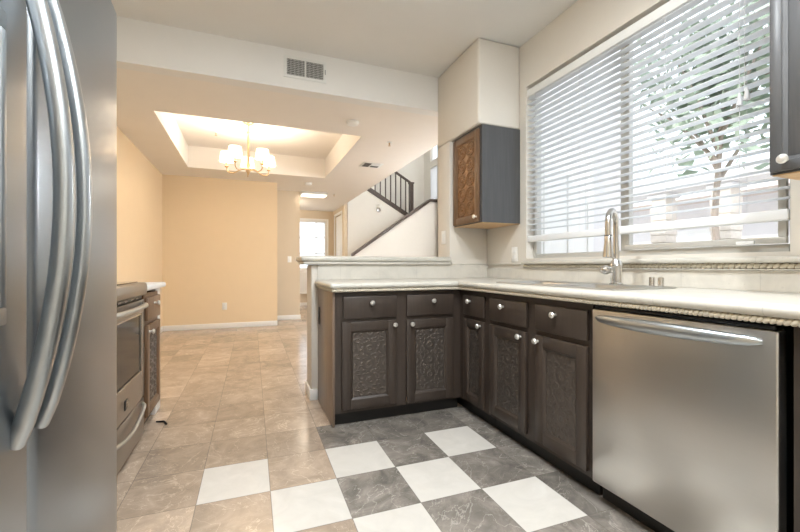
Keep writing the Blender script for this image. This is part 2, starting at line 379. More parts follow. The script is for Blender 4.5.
# inner sash of the right pane and the little latch on the lower track
b = MB(); y0, y1 = WY0 + .035 - 1.7325, 1.715 - 1.7325
b.box(-.045, -.026, y0, y1, .036, .066, .003); b.box(-.045, -.026, y0, y0 + .03, .066, 1.31, .003); b.box(-.045, -.026, y1 - .03, y1, .066, 1.31, .003)
b.build('sash', M['alu'], w1)
MB().box(-.060, -.046, 1.06 - 1.7325, 1.13 - 1.7325, .036, .052, .003).build('latch', M['vinyl'], w1)
window(2, 'tall living room window beyond the stairs', LX + .05, 4.1, 7.5, .4, 2.7, [5.23, 6.37], mat='vinyl')
window(3, 'lower landing window with a white shade', TX + .05, LW[0], LW[1], LW[2], LW[3], [], mat='vinyl')
window(4, 'upper landing window', TX + .05, LW[0], LW[1], LW[4], LW[5], [], mat='vinyl')
w5 = link('window_5', None, None, ((HW[0] + HW[1]) / 2, HY + .05, HW[2])); struct(w5, 'bright white window with muntins at the end of the hall', 'window')
hw = (HW[1] - HW[0]) / 2; H = HW[3] - HW[2]; b = MB()
b.box(-hw, -hw + .04, -.03, .03, 0, H); b.box(hw - .04, hw, -.03, .03, 0, H); b.box(-hw + .04, hw - .04, -.03, .03, 0, .04); b.box(-hw + .04, hw - .04, -.03, .03, H - .04, H)
for k in (.33, .66): b.box(-hw + .04, hw - .04, -.015, .015, H * k - .012, H * k + .012)
b.box(.10, .124, -.012, .012, .04, H - .04)
b.build('window_frame', M['vinyl'], w5); MB().box(-hw + .01, hw - .01, -.003, .003, .01, H - .01).build('glass_pane', M['glass'], w5)
b = MB(); b.box(-hw - .06, -hw, -.07, -.051, -.06, H + .06, .004); b.box(hw, hw + .06, -.07, -.051, -.06, H + .06, .004); b.box(-hw, hw, -.07, -.051, H, H + .06, .004); b.box(-hw - .08, hw + .08, -.10, -.051, -.06, 0, .004)
b.build('casing', M['white'], w5)
b = MB(); b.box(.0, .74, 0, .025, 0, .62, .004); b.box(.0, .74, -.012, 0, 0, .05, .004)
o = b.build('trim_1', M['white'], None, (1.2, HY - .04, .31)); struct(o, 'white panel under the hall window', 'trim')
# hall door
d = link('door_1', None, None, (XE + .04, (DY0 + DY1) / 2, 0)); struct(d, 'white panel door in the right wall of the hall', 'door'); dh = (DY1 - DY0) / 2
b = MB(); b.box(-.02, .02, -dh + .02, dh - .02, .01, DZ - .02, .003)
for zz in ((.2, 1.0), (1.15, 2.1)):
    for yy in ((-dh + .1, -.04), (.04, dh - .1)): b.box(-.026, -.018, yy[0], yy[1], zz[0], zz[1], .006)
b.build('door_leaf', M['white'], d)
MB().lathe([(.012, 0), (.012, .03), (.028, .045), (.028, .06), (.001, .07)], (-.02, dh - .08, 1.0), (-1, 0, 0), 14).build('door_knob', M['brass'], d)
b = MB(); b.box(-.055, -.041, -dh - .06, -dh, 0, DZ + .06, .003); b.box(-.055, -.041, dh, dh + .06, 0, DZ + .06, .003); b.box(-.055, -.041, -dh, dh, DZ, DZ + .06, .003); b.build('casing', M['white'], d)

# ------------------------------------------------------------------ rope moulding, splash tiles, sill
def rope(b, p0, p1, r=.0095, step=.0175, face=(0, -1, 0)):
    p0, p1 = Vector(p0), Vector(p1); d = (p1 - p0); n = max(1, int(d.length / step)); d.normalize(); f = Vector(face); up = Vector((0, 0, 1))
    ax = (d * .80 + up * .6).normalized(); s2 = f; s3 = ax.cross(s2)
    R = Matrix((ax, s2, s3)).transposed()
    for k in range(n):
        b.ball(p0 + (p1 - p0) * ((k + .5) / n), r, (1.45, .95, .85), 8, 6, R)
SZ = 1.06
b = MB(); b.box(.505, 1.665, 3.076, 3.0895, .933, 1.049); b.box(1.665, Rw - .001, 3.076, 3.0895, .933, 1.052); b.box(Rw - .014, Rw - .0005, -1.0, 3.076, .933, 1.021)
o = b.build('trim_2', M['splash']); struct(o, 'cream tile backsplash behind the counter', 'trim')
b = MB(); b.box(1.68, Rw - .014, 3.070, 3.0895, 1.0525, 1.066, .004); b.box(Rw - .02, Rw - .0005, 2.60, 3.070, 1.0525, 1.066, .004)
o = b.build('trim_3', M['splash']); struct(o, 'slim cream cap strip on the corner backsplash', 'trim')
sill = link('trim_4', None, None, (Rw, 1.7, 1.021)); struct(sill, 'cream stone window ledge with rope moulding', 'trim')
b = MB(); b.box(-.05, -.0005, -1.2, .86, .032, .060, .012, 3); b.box(-.03, -.0005, -1.2, .86, .001, .006, .002); b.build('ledge', M['counter'], sill)
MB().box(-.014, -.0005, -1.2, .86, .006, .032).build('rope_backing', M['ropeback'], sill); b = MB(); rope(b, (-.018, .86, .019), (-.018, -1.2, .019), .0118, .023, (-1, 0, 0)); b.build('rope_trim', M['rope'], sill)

# ------------------------------------------------------------------ countertops
CT0, CT1 = .893, .932
SKX = (1.485, 1.905); SKY_ = (1.27, 2.13)
def bullnose_box(b, x0, x1, y0, y1): b.box(x0, x1, y0, y1, CT0, CT1, .0135, 3)
ct = thing('countertop', 'cream stone tile counter wrapping the peninsula and the sink wall', 'countertop', (1.4, 2.4, CT0))
b = MB(); o0 = Vector((1.4, 2.4, CT0))
hx0, hx1, hy0, hy1 = SKX[0] + .015, SKX[1] - .015, SKY_[0] + .015, SKY_[1] - .015
def cbox(x0, x1, y0, y1): b.box(x0 - o0.x, x1 - o0.x, y0 - o0.y, y1 - o0.y, 0, CT1 - CT0)
# front bullnose edges as rounded strips, flat fields behind
def edge_strip(pts):
    for (a, c) in zip(pts, pts[1:]):
        b.tube([Vector((*a, CT0 + .0195)) - o0, Vector((*c, CT0 + .0195)) - o0], .0195, 16)
xe, ye, xl = 1.392, 2.455, .482
edge_strip([(xl + .015, 3.07), (xl + .015, ye + .015), (xe + .015, ye + .015), (xe + .015, -1.0)])
for p in ((xl + .015, ye + .015), (xe + .015, ye + .015)): b.ball(Vector((*p, CT0 + .0195)) - o0, .0195)
cbox(xl + .015, xe + .015, ye + .015, 3.075); cbox(xe + .015, Rw - .015, hy1, 3.075)
cbox(xe + .015, hx0, hy0, hy1); cbox(hx1, Rw - .015, hy0, hy1); cbox(xe + .015, Rw - .015, -1.0, hy0)
b.build('slab', M['counter'], ct)
b = MB()
def rp(p0, p1, f): rope(b, Vector(p0) - o0, Vector(p1) - o0, .0098, .0160, f)
rz = .8825
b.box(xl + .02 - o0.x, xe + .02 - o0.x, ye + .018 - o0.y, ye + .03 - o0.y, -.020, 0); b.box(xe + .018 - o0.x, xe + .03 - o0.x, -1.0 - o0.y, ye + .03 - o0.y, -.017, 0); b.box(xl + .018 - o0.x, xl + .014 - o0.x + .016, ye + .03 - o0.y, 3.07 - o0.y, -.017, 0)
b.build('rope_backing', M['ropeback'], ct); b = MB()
rp((xl + .014, 3.07, rz), (xl + .014, ye + .014, rz), (-1, 0, 0)); rp((xl + .014, ye + .014, rz), (xe + .014, ye + .014, rz), (0, -1, 0)); rp((xe + .014, ye + .014, rz), (xe + .014, -1.0, rz), (-1, 0, 0))
b.build('rope_trim', M['rope'], ct)
# bar ledge on the half wall
bar = thing('bar_ledge', 'raised cream stone ledge on the half wall behind the peninsula', 'ledge', (.37, 3.2, 1.0505))
b = MB(); b.box(.0, 1.293, -.165, .20, .024, .068, .019, 4); b.box(.02, 1.293, -.150, .18, .001, .024, .007, 3); b.build('slab', M['counter'], bar)

# ------------------------------------------------------------------ cabinets
def knob(parent, x, y, z, s=1.0):
    return MB().lathe([(.008 * s, 0), (.006 * s, .008 * s), (.006 * s, .014 * s), (.0155 * s, .019 * s), (.0165 * s, .024 * s), (.012 * s, .031 * s), (.0005, .0335 * s)], (0, 0, 0), (0, -1, 0), 18).build('knob', M['knob'], parent, (x, y, z))
def tin_mesh(w_, h_, cols, style, rows=None):
    me = bpy.data.meshes.new('tin_panel'); nx = max(24, int(w_ / .0036)); nz = max(40, int(h_ / .0036))
    cw = w_ / cols; rows = 5 if style == 'ring' else max(1, round(h_ / cw)); ch = h_ / rows; V = []; F = []
    for k in range(nz + 1):
        for i in range(nx + 1):
            x = w_ * i / nx; z = h_ * k / nz; u = (x / cw) % 1 - .5; v = (z / ch) % 1 - .5; r = math.hypot(u, v); th = math.atan2(v, u)
            if style == 'ring':
                hgt = math.exp(-((r - .43) / .035) ** 2) + .8 * math.exp(-((r - .26) / .03) ** 2) + .9 * math.exp(-(r / .09) ** 2) + .35 * math.exp(-((r - .35) / .05) ** 2) * (.5 + .5 * math.cos(16 * th))
            else:
                pet = .30 + .13 * math.cos(4 * th); pet2 = .16 + .07 * math.cos(8 * th + .5)
                hgt = math.exp(-((r - pet) / .03) ** 2) + .8 * math.exp(-((r - pet2) / .025) ** 2) + .7 * math.exp(-(r / .06) ** 2)
                cu = .5 - abs(u); cv = .5 - abs(v); rc = math.hypot(cu, cv); hgt += .9 * math.exp(-((rc - .16) / .03) ** 2) + .5 * math.exp(-(rc / .05) ** 2)
            e = min(x, w_ - x, z, h_ - z); hgt *= min(1, e / .006)
            V.append((x - w_ / 2, -(.0050 if style == 'floral' else .006) * hgt, z - h_ / 2))
    n = nx + 1
    for k in range(nz):
        for i in range(nx): F.append((k * n + i, k * n + i + 1, (k + 1) * n + i + 1, (k + 1) * n + i))
    me.from_pydata(V, [], F)
    for f in me.polygons: f.use_smooth = True
    return me
def drawer_front(root, x0, x1, z0, z1, mat, kn=True, kx=None, y=0):
    o = MB().box(-(x1 - x0) / 2, (x1 - x0) / 2, -.020, -.0005, -(z1 - z0) / 2, (z1 - z0) / 2, .006).build('drawer', mat, root, ((x0 + x1) / 2, y, (z0 + z1) / 2))
    if kn: knob(o, 0 if kx is None else kx - (x0 + x1) / 2, -.020, .028)
    return o
def door_front(root, x0, x1, z0, z1, mat, tin, kn=(0, 0), fr=.062, cols=2, style='floral', y=0, plainpanel=None):
    W, Hh = x1 - x0, z1 - z0; w2, h2 = W / 2, Hh / 2; b = MB()
    b.box(-w2, -w2 + fr, -.020, -.0005, -h2, h2, .0045); b.box(w2 - fr, w2, -.020, -.0005, -h2, h2, .0045)
    b.box(-w2 + fr - .004, w2 - fr + .004, -.020, -.0005, h2 - fr, h2, .0045); b.box(-w2 + fr - .004, w2 - fr + .004, -.020, -.0005, -h2, -h2 + fr, .0045)
    # sloped inner moulding
    i0, j0 = w2 - fr, h2 - fr; m = .012
    for (pts, ax, a, c) in (([(-i0, -.017), (-i0 + m, -.008), (-i0 + m, -.003), (-i0, -.003)], 'z', -j0, j0), ([(i0, -.017), (i0 - m, -.008), (i0 - m, -.003), (i0, -.003)], 'z', -j0, j0)):
        b.prism(pts, ax, a, c)
    for sgn in (-1, 1):
        b.prism([(-.017, sgn * j0), (-.008, sgn * (j0 - m)), (-.003, sgn * (j0 - m)), (-.003, sgn * j0)], 'x', -i0, i0)
    b.box(-i0, i0, -.006, -.0008, -j0, j0)
    o = b.build('door', mat, root, ((x0 + x1) / 2, y, (z0 + z1) / 2))
    if plainpanel is None:
        me = tin_mesh(2 * (i0 - m), 2 * (j0 - m), cols, style); me.materials.append(tin); link('tin_panel', me, o, (0, -.0068, 0))
    else:
        MB().box(-i0 + m, i0 - m, -.0095, -.0062, -j0 + m, j0 - m, .003).build('panel', plainpanel, o)
    if kn: knob(o, kn[0] - (x0 + x1) / 2, -.020, kn[1] - (z0 + z1) / 2)
    return o
def base_body(root, W, D, mat, z0=.085, z1=.868, toe=.045, back=True):
    b = MB(); b.box(0, W, 0, .02, z0, z1); b.box(0, .018, .02, D, z0, z1); b.box(W - .018, W, .02, D, z0, z1); b.box(.018, W - .018, .02, D, z0, z0 + .018)
    if back: b.box(.018, W - .018, D - .01, D, z0 + .018, z1)
    b.build('carcass', mat, root)
    b = MB(); b.box(0, W, toe, toe + .016, 0, z0); b.build('toe_kick', M['toe'], root)
R90 = -PI / 2
FX, FY = 1.44, 2.505
pen = thing('base_cabinet', 'dark brown peninsula cabinet with two drawers and two tin panel doors', 'cabinet', (.52, FY, 0))
base_body(pen, .92, .569, M['cab'])
ox = -.52
drawer_front(pen, .570 + ox, .937 + ox, .697, .842, M['cab'], kx=.760 + ox); drawer_front(pen, 1.012 + ox, 1.372 + ox, .697, .842, M['cab'], kx=1.207 + ox)
door_front(pen, .562 + ox, .939 + ox, .108, .676, M['cab'], M['tin'], (.920 + ox, .645)); door_front(pen, 1.010 + ox, 1.374 + ox, .100, .672, M['cab'], M['tin'], (1.046 + ox, .643))
b = MB(); b.box(-.016, -.001, 0, .569, .002, .868, .002); o = b.build('end_panel', M['cabend'], pen); o['label'] = 'warm brown veneer end panel'
b = MB(); b.box(-.022, -.017, .470, .525, .60, .73, .003); b.box(-.024, -.0222, .485, .51, .625, .655, .001); b.box(-.024, -.0222, .485, .51, .675, .705, .001); b.build('outlet', M['toe'], pen)
cor = thing('base_cabinet', 'narrow dark brown corner cabinet with one small drawer and door', 'cabinet', (FX, 3.074, 0), R90)
base_body(cor, 3.074 - 2.142, .595, M['cab'])
oy = lambda yy, o=3.074: o - yy
drawer_front(cor, oy(2.437), oy(2.175), .700, .838, M['cab'], kx=oy(2.343))
door_front(cor, oy(2.437), oy(2.185), .104, .674, M['cab'], M['tin'], (oy(2.215), .645), fr=.055, cols=1)
snk = thing('base_cabinet', 'dark brown sink cabinet with two drawer fronts and two tin panel doors', 'cabinet', (FX, 2.140, 0), R90)
base_body(snk, 2.140 - 1.330, .60, M['cab'], back=False)
oy2 = lambda yy: 2.140 - yy
drawer_front(snk, oy2(2.115), oy2(1.759), .700, .838, M['cab'], kx=oy2(1.966)); drawer_front(snk, oy2(1.689), oy2(1.345), .700, .838, M['cab'], kx=oy2(1.539))
door_front(snk, oy2(2.115), oy2(1.765), .112, .674, M['cab'], M['tin'], (oy2(1.805), .645)); door_front(snk, oy2(1.689), oy2(1.348), .112, .674, M['cab'], M['tin'], (oy2(1.665), .645))
nr = thing('base_cabinet', 'dark brown cabinet to the right of the dishwasher', 'cabinet', (FX, .634, 0), R90)
base_body(nr, 1.2, .60, M['cab'])
drawer_front(nr, .03, .55, .700, .838, M['cab']); door_front(nr, .03, .55, .112, .674, M['cab'], M['tin'], (.07, .645)); drawer_front(nr, .62, 1.16, .700, .838, M['cab']); door_front(nr, .62, 1.16, .112, .674, M['cab'], M['tin'], (1.12, .645))
# stove run cabinet (faces right)
LX0 = -.592
lc = thing('base_cabinet', 'dark cabinet with drawer and tin panel door beside the stove', 'cabinet', (LX0, 2.772, 0), PI / 2)
base_body(lc, .398, .665, M['bcab'])
drawer_front(lc, .02, .385, .700, .845, M['bcab']); door_front(lc, .02, .385, .112, .674, M['bcab'], M['tin'], (.05, .635), fr=.05)
lct = thing('countertop', 'small white stone counter beside the stove', 'countertop', (-.93, 3.05, .8865))
b = MB(); b.box(-.345, .360, -.275, .30, 0, .036, .012, 3); b.build('slab', M['header'], lct)
# wall cabinets
def wall_cabinet(label, y_hi, y_lo, body, zb=1.38):
    X0 = 1.70; W = y_hi - y_lo
    r = thing('wall_cabinet', label, 'cabinet', (X0, y_hi, zb), R90); D = Rw - X0 - .001; Hc = .768
    b = MB(); b.box(0, W, 0, D, .004, Hc); b.build('carcass', body, r)
    o = MB().box(.004, W - .004, .004, D - .004, 0, .0035).build('underside', M['cabin'], r); o['label'] = 'pale bare wood underside'
    return r, W, Hc
r, W, Hc = wall_cabinet('small charcoal wall cabinet with a bronze tin panel door left of the window', 3.065, 2.622, M['upcab'])
door_front(r, .012, W - .03, .010, Hc - .025, M['bcab'], M['bronze'], (W - .055, .05), fr=.052, cols=2, style='ring')
r, W, Hc = wall_cabinet('charcoal wall cabinet at the right edge beside the window', .812, -.60, M['upcab'], 1.352)
door_front(r, .006, .45, .010, Hc - .025, M['upcab'], None, (.052, .045), fr=.035, plainpanel=M['upcab'])
door_front(r, .47, .92, .010, Hc - .025, M['upcab'], None, (.87, .045), fr=.035, plainpanel=M['upcab'])
door_front(r, .94, 1.38, .010, Hc - .025, M['upcab'], None, (.99, .045), fr=.035, plainpanel=M['upcab'])

# ------------------------------------------------------------------ dishwasher
dw = thing('dishwasher', 'stainless steel dishwasher with a curved bar handle under the counter', 'dishwasher', (FX, 1.318, 0), R90)
W = .66
MB().box(.012, W - .012, .03, .58, .10, .862, .004).build('tub', M['black'], dw)
MB().box(.002, W - .002, -.020, .028, .088, .852, .008, 3).build('door', M['steel'], dw, angle=18)
MB().box(.012, W - .012, -.012, .028, .8525, .866, .003).build('control_strip', M['black'], dw)
MB().box(.004, W - .004, .045, .065, 0, .087).build('toe_kick', M['toe'], dw)
pts = []; rad = []
for k in range(21):
    s = k / 20; x = .03 + s * .592; bow = math.sin(PI * s) ** .55 if 0 < s < 1 else 0
    pts.append((x, -.022 - .043 * bow, .815)); rad.append(.010 + .014 * math.sin(PI * s) ** .5 if 0 < s < 1 else .008)
MB().tube(pts, rad, 14, up=(0, 0, 1), sx=.7).build('handle', M['satin'], dw)

# ------------------------------------------------------------------ sink, faucet, caps
def rrect(x0, x1, y0, y1, r, z, n=6):
    out = []
    for cx, cy, a in ((x1 - r, y1 - r, 0), (x0 + r, y1 - r, 90), (x0 + r, y0 + r, 180), (x1 - r, y0 + r, 270)):
        for k in range(n + 1):
            t = math.radians(a + 90 * k / n); out.append((cx + r * math.cos(t), cy + r * math.sin(t), z))
    return out
sk = thing('sink', 'stainless steel double bowl sink set into the cream counter', 'sink', (1.695, 1.70, CT1))
sx0, sx1, sy0, sy1 = SKX[0] - 1.695, SKX[1] - 1.695, SKY_[0] - 1.70, SKY_[1] - 1.70
bx0, bx1 = sx0 + .03, sx1 - .10; bowls = ((.02, sy1 - .03), (sy0 + .03, -.02))
b = MB(); t0, t1 = .0005, .007
b.box(sx0, bx0, sy0, sy1, t0, t1, .002); b.box(bx1, sx1, sy0, sy1, t0, t1, .002); b.box(bx0, bx1, sy0, bowls[1][0], t0, t1, .002); b.box(bx0, bx1, -.02, .02, t0, t1, .002); b.box(bx0, bx1, bowls[0][1], sy1, t0, t1, .002)
b.build('rim', M['steel'], sk)
for y0, y1 in bowls:
    b = MB(); b.loft([rrect(bx0, bx1, y0, y1, .002, .0065), rrect(bx0 + .004, bx1 - .004, y0 + .004, y1 - .004, .045, .002), rrect(bx0 + .010, bx1 - .010, y0 + .010, y1 - .010, .05, -.12), rrect(bx0 + .04, bx1 - .04, y0 + .04, y1 - .04, .05, -.165)])
    o = b.build('bowl', M['steel'], sk, angle=80)
    MB().lathe([(.04, 0), (.042, .003), (.03, .004), (.02, .001)], ((bx0 + bx1) / 2, (y0 + y1) / 2, -.1645), n=20).build('drain', M['chrome'], o)
fa = thing('faucet', 'brushed nickel gooseneck pull-down faucet behind the sink', 'faucet', (1.85, 1.553, CT1 + .007))
dv = Vector((-.90, -.43, 0)).normalized()
MB().lathe([(.034, 0), (.034, .006), (.028, .012), (.029, .03), (.029, .10), (.031, .105), (.026, .125), (.016, .14)], n=24).build('body', M['nickel'], fa)
P0 = Vector((0, 0, .135)); pts = [P0, P0 + Vector((0, 0, .10))]; rr = .072; cz = .318
for k in range(13):
    a = PI * k / 12; pts.append(Vector((0, 0, cz)) + dv * (rr - rr * math.cos(a)) + Vector((0, 0, rr * math.sin(a))))
pts.append(Vector((0, 0, cz - .06)) + dv * 2 * rr)
MB().tube(pts, .0155, 14).build('spout', M['nickel'], fa)
sp = MB().lathe([(.016, 0), (.018, -.005), (.019, -.04), (.024, -.085), (.026, -.11), (.022, -.114), (.018, -.112)], Vector((0, 0, cz - .06)) + dv * 2 * rr, n=22).build('spray_head', M['nickel'], fa)
MB().lathe([(.0185, 0), (.0185, .004)], Vector((0, 0, cz - .062)) + dv * 2 * rr, n=22).build('collar', M['gasket'], sp)
hd = Vector((-.95, .28, 0)).normalized()
b = MB(); b.tube([Vector((0, 0, .085)), Vector((0, 0, .080)) + hd * .05], [.018, .020], 14); b.ball(Vector((0, 0, .080)) + hd * .06, .026, (1, 1, .95))
b.tube([Vector((0, 0, .13)) - dv * .0, Vector((0, 0, .15)) + hd * .02, Vector((0, 0, .168)) + hd * .018], [.010, .008, .006], 10)
b.build('lever_handle', M['nickel'], fa)
for k, (y, lab) in enumerate(((1.415, 'chrome deck cap behind the sink, nearer the faucet'), (1.368, 'chrome deck cap behind the sink, farther from the faucet'))):
    o = MB().lathe([(.016, 0), (.016, .004), (.0135, .006), (.0135, .044), (.012, .05), (.0005, .052)], n=18).build('deck_cap', M['nickel'], None, (1.935, y, CT1 + .0005)); tag(o, lab, 'cap', 'deck caps behind the sink')

# ------------------------------------------------------------------ blind
bl = thing('window_blind', 'white horizontal slat blind lowered over the kitchen window', 'blind', (2.088, (WY0 + WY1) / 2, 1.25))
bh = (WY1 - WY0) / 2 - .008
MB().box(-.026, .026, -bh, bh, 1.125, 1.183, .003).build('headrail', M['vinyl'], bl)
b = MB(); n = 25; tilt = math.radians(-3)
for k in range(n):
    z = .062 + k * (1.10 - .062) / (n - 1) + .012; c, s_ = math.cos(tilt), math.sin(tilt)
    prof = []
    for q, t_ in ((-.025, 0), (-.012, .0022), (0, .003), (.012, .0022), (.025, 0)):
        prof.append((q * c - t_ * s_, z + q * s_ + t_ * c))
    low = [(x_ + .0025 * s_, z_ - .0028 * c) for x_, z_ in prof[::-1]]
    b.prism(prof + low, 'y', -bh, bh)
b.build('slats', M['thinslat'], bl)
b = MB(); b.box(-.027, .027, -bh, bh, -.020, .026, .008, 3); b.build('bottom_rail', M['slat'], bl)
for y in (bh - .10, .28, -.30, -bh + .17):
    b = MB()
    for x in (-.027, .027): b.tube([(x, y, .02), (x, y, 1.13)], .0011, 6)
    b.build('ladder_cord', M['cord'], bl)
b = MB(); b.tube([(-.034, -.64, 1.12), (-.034, -.64, .56)], .0013, 6); b.tube([(-.034, -.66, 1.12), (-.034, -.66, .56)], .0013, 6); b.build('pull_cord', M['cord'], bl)
b = MB(); b.lathe([(.004, .05), (.006, .04), (.012, .0), (.012, -.006), (.001, -.008)], (-.034, -.64, .515), n=12); b.lathe([(.004, .05), (.006, .04), (.012, .0), (.012, -.006), (.001, -.008)], (-.034, -.668, .53), n=12); b.build('tassel', M['cord'], bl)
MB().tube([(-.036, -bh + .10 + .0, -.0), (-.036, -bh + .10, .0)], .001, 4).bm.free()

# ------------------------------------------------------------------ refrigerator
fr = thing('refrigerator', 'stainless side-by-side refrigerator at the left edge', 'refrigerator', (-.40, .63, 0))
FH, FWd = 1.86, .914; seam = .360
MB().box(-.86, -.085, .004, FWd - .004, .02, FH - .01, .006).build('cabinet_body', M['gasket'], fr)
def fdoor(y0, y1):
    pts = [(-.08, y0)]; n = 16; w_ = y1 - y0
    for k in range(n + 1):
        s = k / n; y = y0 + w_ * s; e = min(s, 1 - s) * w_; rnd = .022
        x = .0 - (0 if e >= rnd else rnd - math.sqrt(max(0, rnd * rnd - (rnd - e) ** 2)))
        pts.append((x, y))
    # denser near the rounded edges
    pts = [(-.08, y0)] + [(-.022 + .022 * math.sin(a), y0 + .022 - .022 * math.cos(a)) for a in [PI / 2 * k / 6 for k in range(7)]]
    for k in range(1, 12):
        s = k / 12; pts.append((.010 * math.sin(PI * s), y0 + .022 + (w_ - .044) * s))
    pts += [(-.022 + .022 * math.cos(a), y1 - .022 + .022 * math.sin(a)) for a in [PI / 2 * k / 6 for k in range(7)]] + [(-.08, y1)]
    return pts
d1 = MB().prism(fdoor(0, seam - .004), 'z', .075, FH).build('freezer_door', M['fridge'], fr, angle=50)
d2 = MB().prism(fdoor(seam + .004, FWd), 'z', .075, FH).build('fresh_food_door', M['fridge'], fr, angle=50)
def fhandle(door, y, th):
    pts = []; n = 24
    for k in range(n + 1):
        s = k / n; bow = math.sin(PI * s) ** .8 if 0 < s < 1 else 0
        pts.append((.004 + .074 * bow, y, .715 + .92 * s))
    b = MB(); rows = []
    for i, p in enumerate(pts):
        p = Vector(p); d = (Vector(pts[min(i + 1, n)]) - Vector(pts[max(i - 1, 0)])).normalized(); nx_ = Vector((0, 1, 0)).cross(d).normalized() * -1
        s = i / n; hw_ = .017
        sec = []
        for k in range(16):
            a = 2 * PI * k / 16; sec.append(p + Vector((0, 1, 0)) * hw_ * math.copysign(abs(math.cos(a)) ** .7, math.cos(a)) + nx_ * th * math.copysign(abs(math.sin(a)) ** .7, math.sin(a)))
        rows.append([tuple(v) for v in sec])
    b.loft([rows[0][:]] + rows); b.loft(rows[:2][::-1]); return b.build('handle', M['satin'], door, angle=60)
fhandle(d1, seam - .076, .015); fhandle(d2, seam + .022, .012)
dp = MB(); y0, y1, z0, z1 = .04, .234, .94, 1.47
dp.box(.004, .018, y0, y1, z1 - .03, z1, .004); dp.box(.004, .018, y0, y1, z0, z0 + .03, .004); dp.box(.004, .018, y0, y0 + .02, z0 + .03, z1 - .03, .004); dp.box(.004, .018, y1 - .02, y1, z0 + .03, z1 - .03, .004)
dpo = dp.build('dispenser', M['satin'], d1)
MB().box(.003, .0125, y0 + .02, y1 - .02, 1.22, z1 - .03).build('display', M['blackglass'], dpo); MB().box(.003, .0115, y0 + .02, y1 - .02, z0 + .03, 1.22).build('niche', M['gasket'], dpo)
MB().box(-.14, -.01, FWd - .06, FWd - .012, FH + .001, FH + .022, .005).build('hinge_cover', M['black'], fr); MB().box(-.14, -.01, .012, .06, FH + .001, FH + .022, .005).build('hinge_cover', M['black'], fr)
MB().box(-.10, -.06, .01, FWd - .01, .005, .07, .004).build('toe_grille', M['black'], fr)

# ------------------------------------------------------------------ stove
st = thing('stove', 'stainless steel electric range standing between the refrigerator and tin cabinet', 'stove', (-.585, 2.0, 0))
W = .765
MB().box(-.66, -.03, .004, W - .004, .03, .90, .004).build('body', M['gasket'], st)
b = MB(); b.prism([(-.03, .862), (-.004, .862), (.012, .874), (.016, .9), (.012, .935), (.0, .942), (-.03, .942)], 'y', 0, W, .003); b.box(-.67, -.031, 0, W, .9005, .940, .004); b.build('cooktop_frame', M['stovesteel'], st)
MB().box(-.64, -.03, .02, W - .02, .9405, .948, .003).build('glass_cooktop', M['blackglass'], st)
b = MB(); b.box(-.029, -.012, .008, W - .008, .846, .861)
b.build('vent_slot', M['black'], st)
for k in range(6): MB().box(-.0115, -.008, .06 + k * .11, .06 + k * .11 + .05, .850, .857).build('vent_bar', M['stovesteel'], st)
dr = MB(); gz0, gz1, gy0, gy1 = .425, .765, .06, W - .075
dr.box(-.028, .0, .003, gy0, .262, .842, .004); dr.box(-.028, .0, gy1, W - .003, .262, .842, .004); dr.box(-.028, .0, gy0, gy1, gz1, .842); dr.box(-.028, .0, gy0, gy1, .262, gz0)
dro = dr.build('oven_door', M['stovesteel'], st)
MB().box(-.020, -.004, gy0 + .001, gy1 - .001, gz0 + .001, gz1 - .001).build('oven_window', M['ovenglass'], dro)
b = MB()
for (a, c, e, f) in ((gy0, gy0 + .008, gz0, gz1), (gy1 - .008, gy1, gz0, gz1), (gy0, gy1, gz0, gz0 + .008), (gy0, gy1, gz1 - .008, gz1)): b.box(.0005, .003, a, c, e, f)
b.build('window_trim', M['nickel'], dro)
pts = [(.002, .05, .815), (.022, .075, .812)] + [(.030 + .010 * math.sin(PI * k / 10), .11 + (W - .22) * k / 10, .812) for k in range(11)] + [(.022, W - .075, .812), (.002, W - .05, .815)]
MB().tube(pts, .014, 12, up=(0, 0, 1)).build('handle', M['satin'], dro)
bg_ = MB().box(.0005, .004, W * .5 - .028, W * .5 + .028, .305, .355, .001).build('badge', M['black'], dro)
b = MB()
for k in range(3): b.box(.0042, .0055, W * .5 - .012, W * .5 + .024, .314 + .013 * k, .320 + .013 * k)
b.box(.0042, .0055, W * .5 - .018, W * .5 - .011, .314, .346); b.build('badge_mark', M['nickel'], bg_)
do = MB().box(-.028, -.002, .003, W - .003, .035, .252, .005).build('drawer', M['stovesteel'], st)
pts = [(-.002, .04, .225), (.012, .06, .22)] + [(.018 + .010 * math.sin(PI * k / 12), .09 + (W - .18) * k / 12, .215 - .035 * math.sin(PI * k / 12)) for k in range(13)] + [(.012, W - .06, .22), (-.002, W - .04, .225)]
MB().tube(pts, .010, 10, up=(0, 0, 1)).build('handle', M['satin'], do)
for x in (-.6, -.08):
    for y in (.05, W - .05): MB().lathe([(.018, 0), (.018, .029)], (x, y, .0), n=12).build('levelling_foot', M['black'], st)
# dark cord end on the floor beside the cabinet
o = MB().tube([(-.57, 3.02, .004), (-.545, 3.0, .008), (-.52, 2.985, .012), (-.50, 2.95, .006)], [.005, .006, .008, .006], 8).build('floor_cord', M['black']); tag(o, 'short dark cord end lying on the floor beside the stove run cabinet', 'cord')

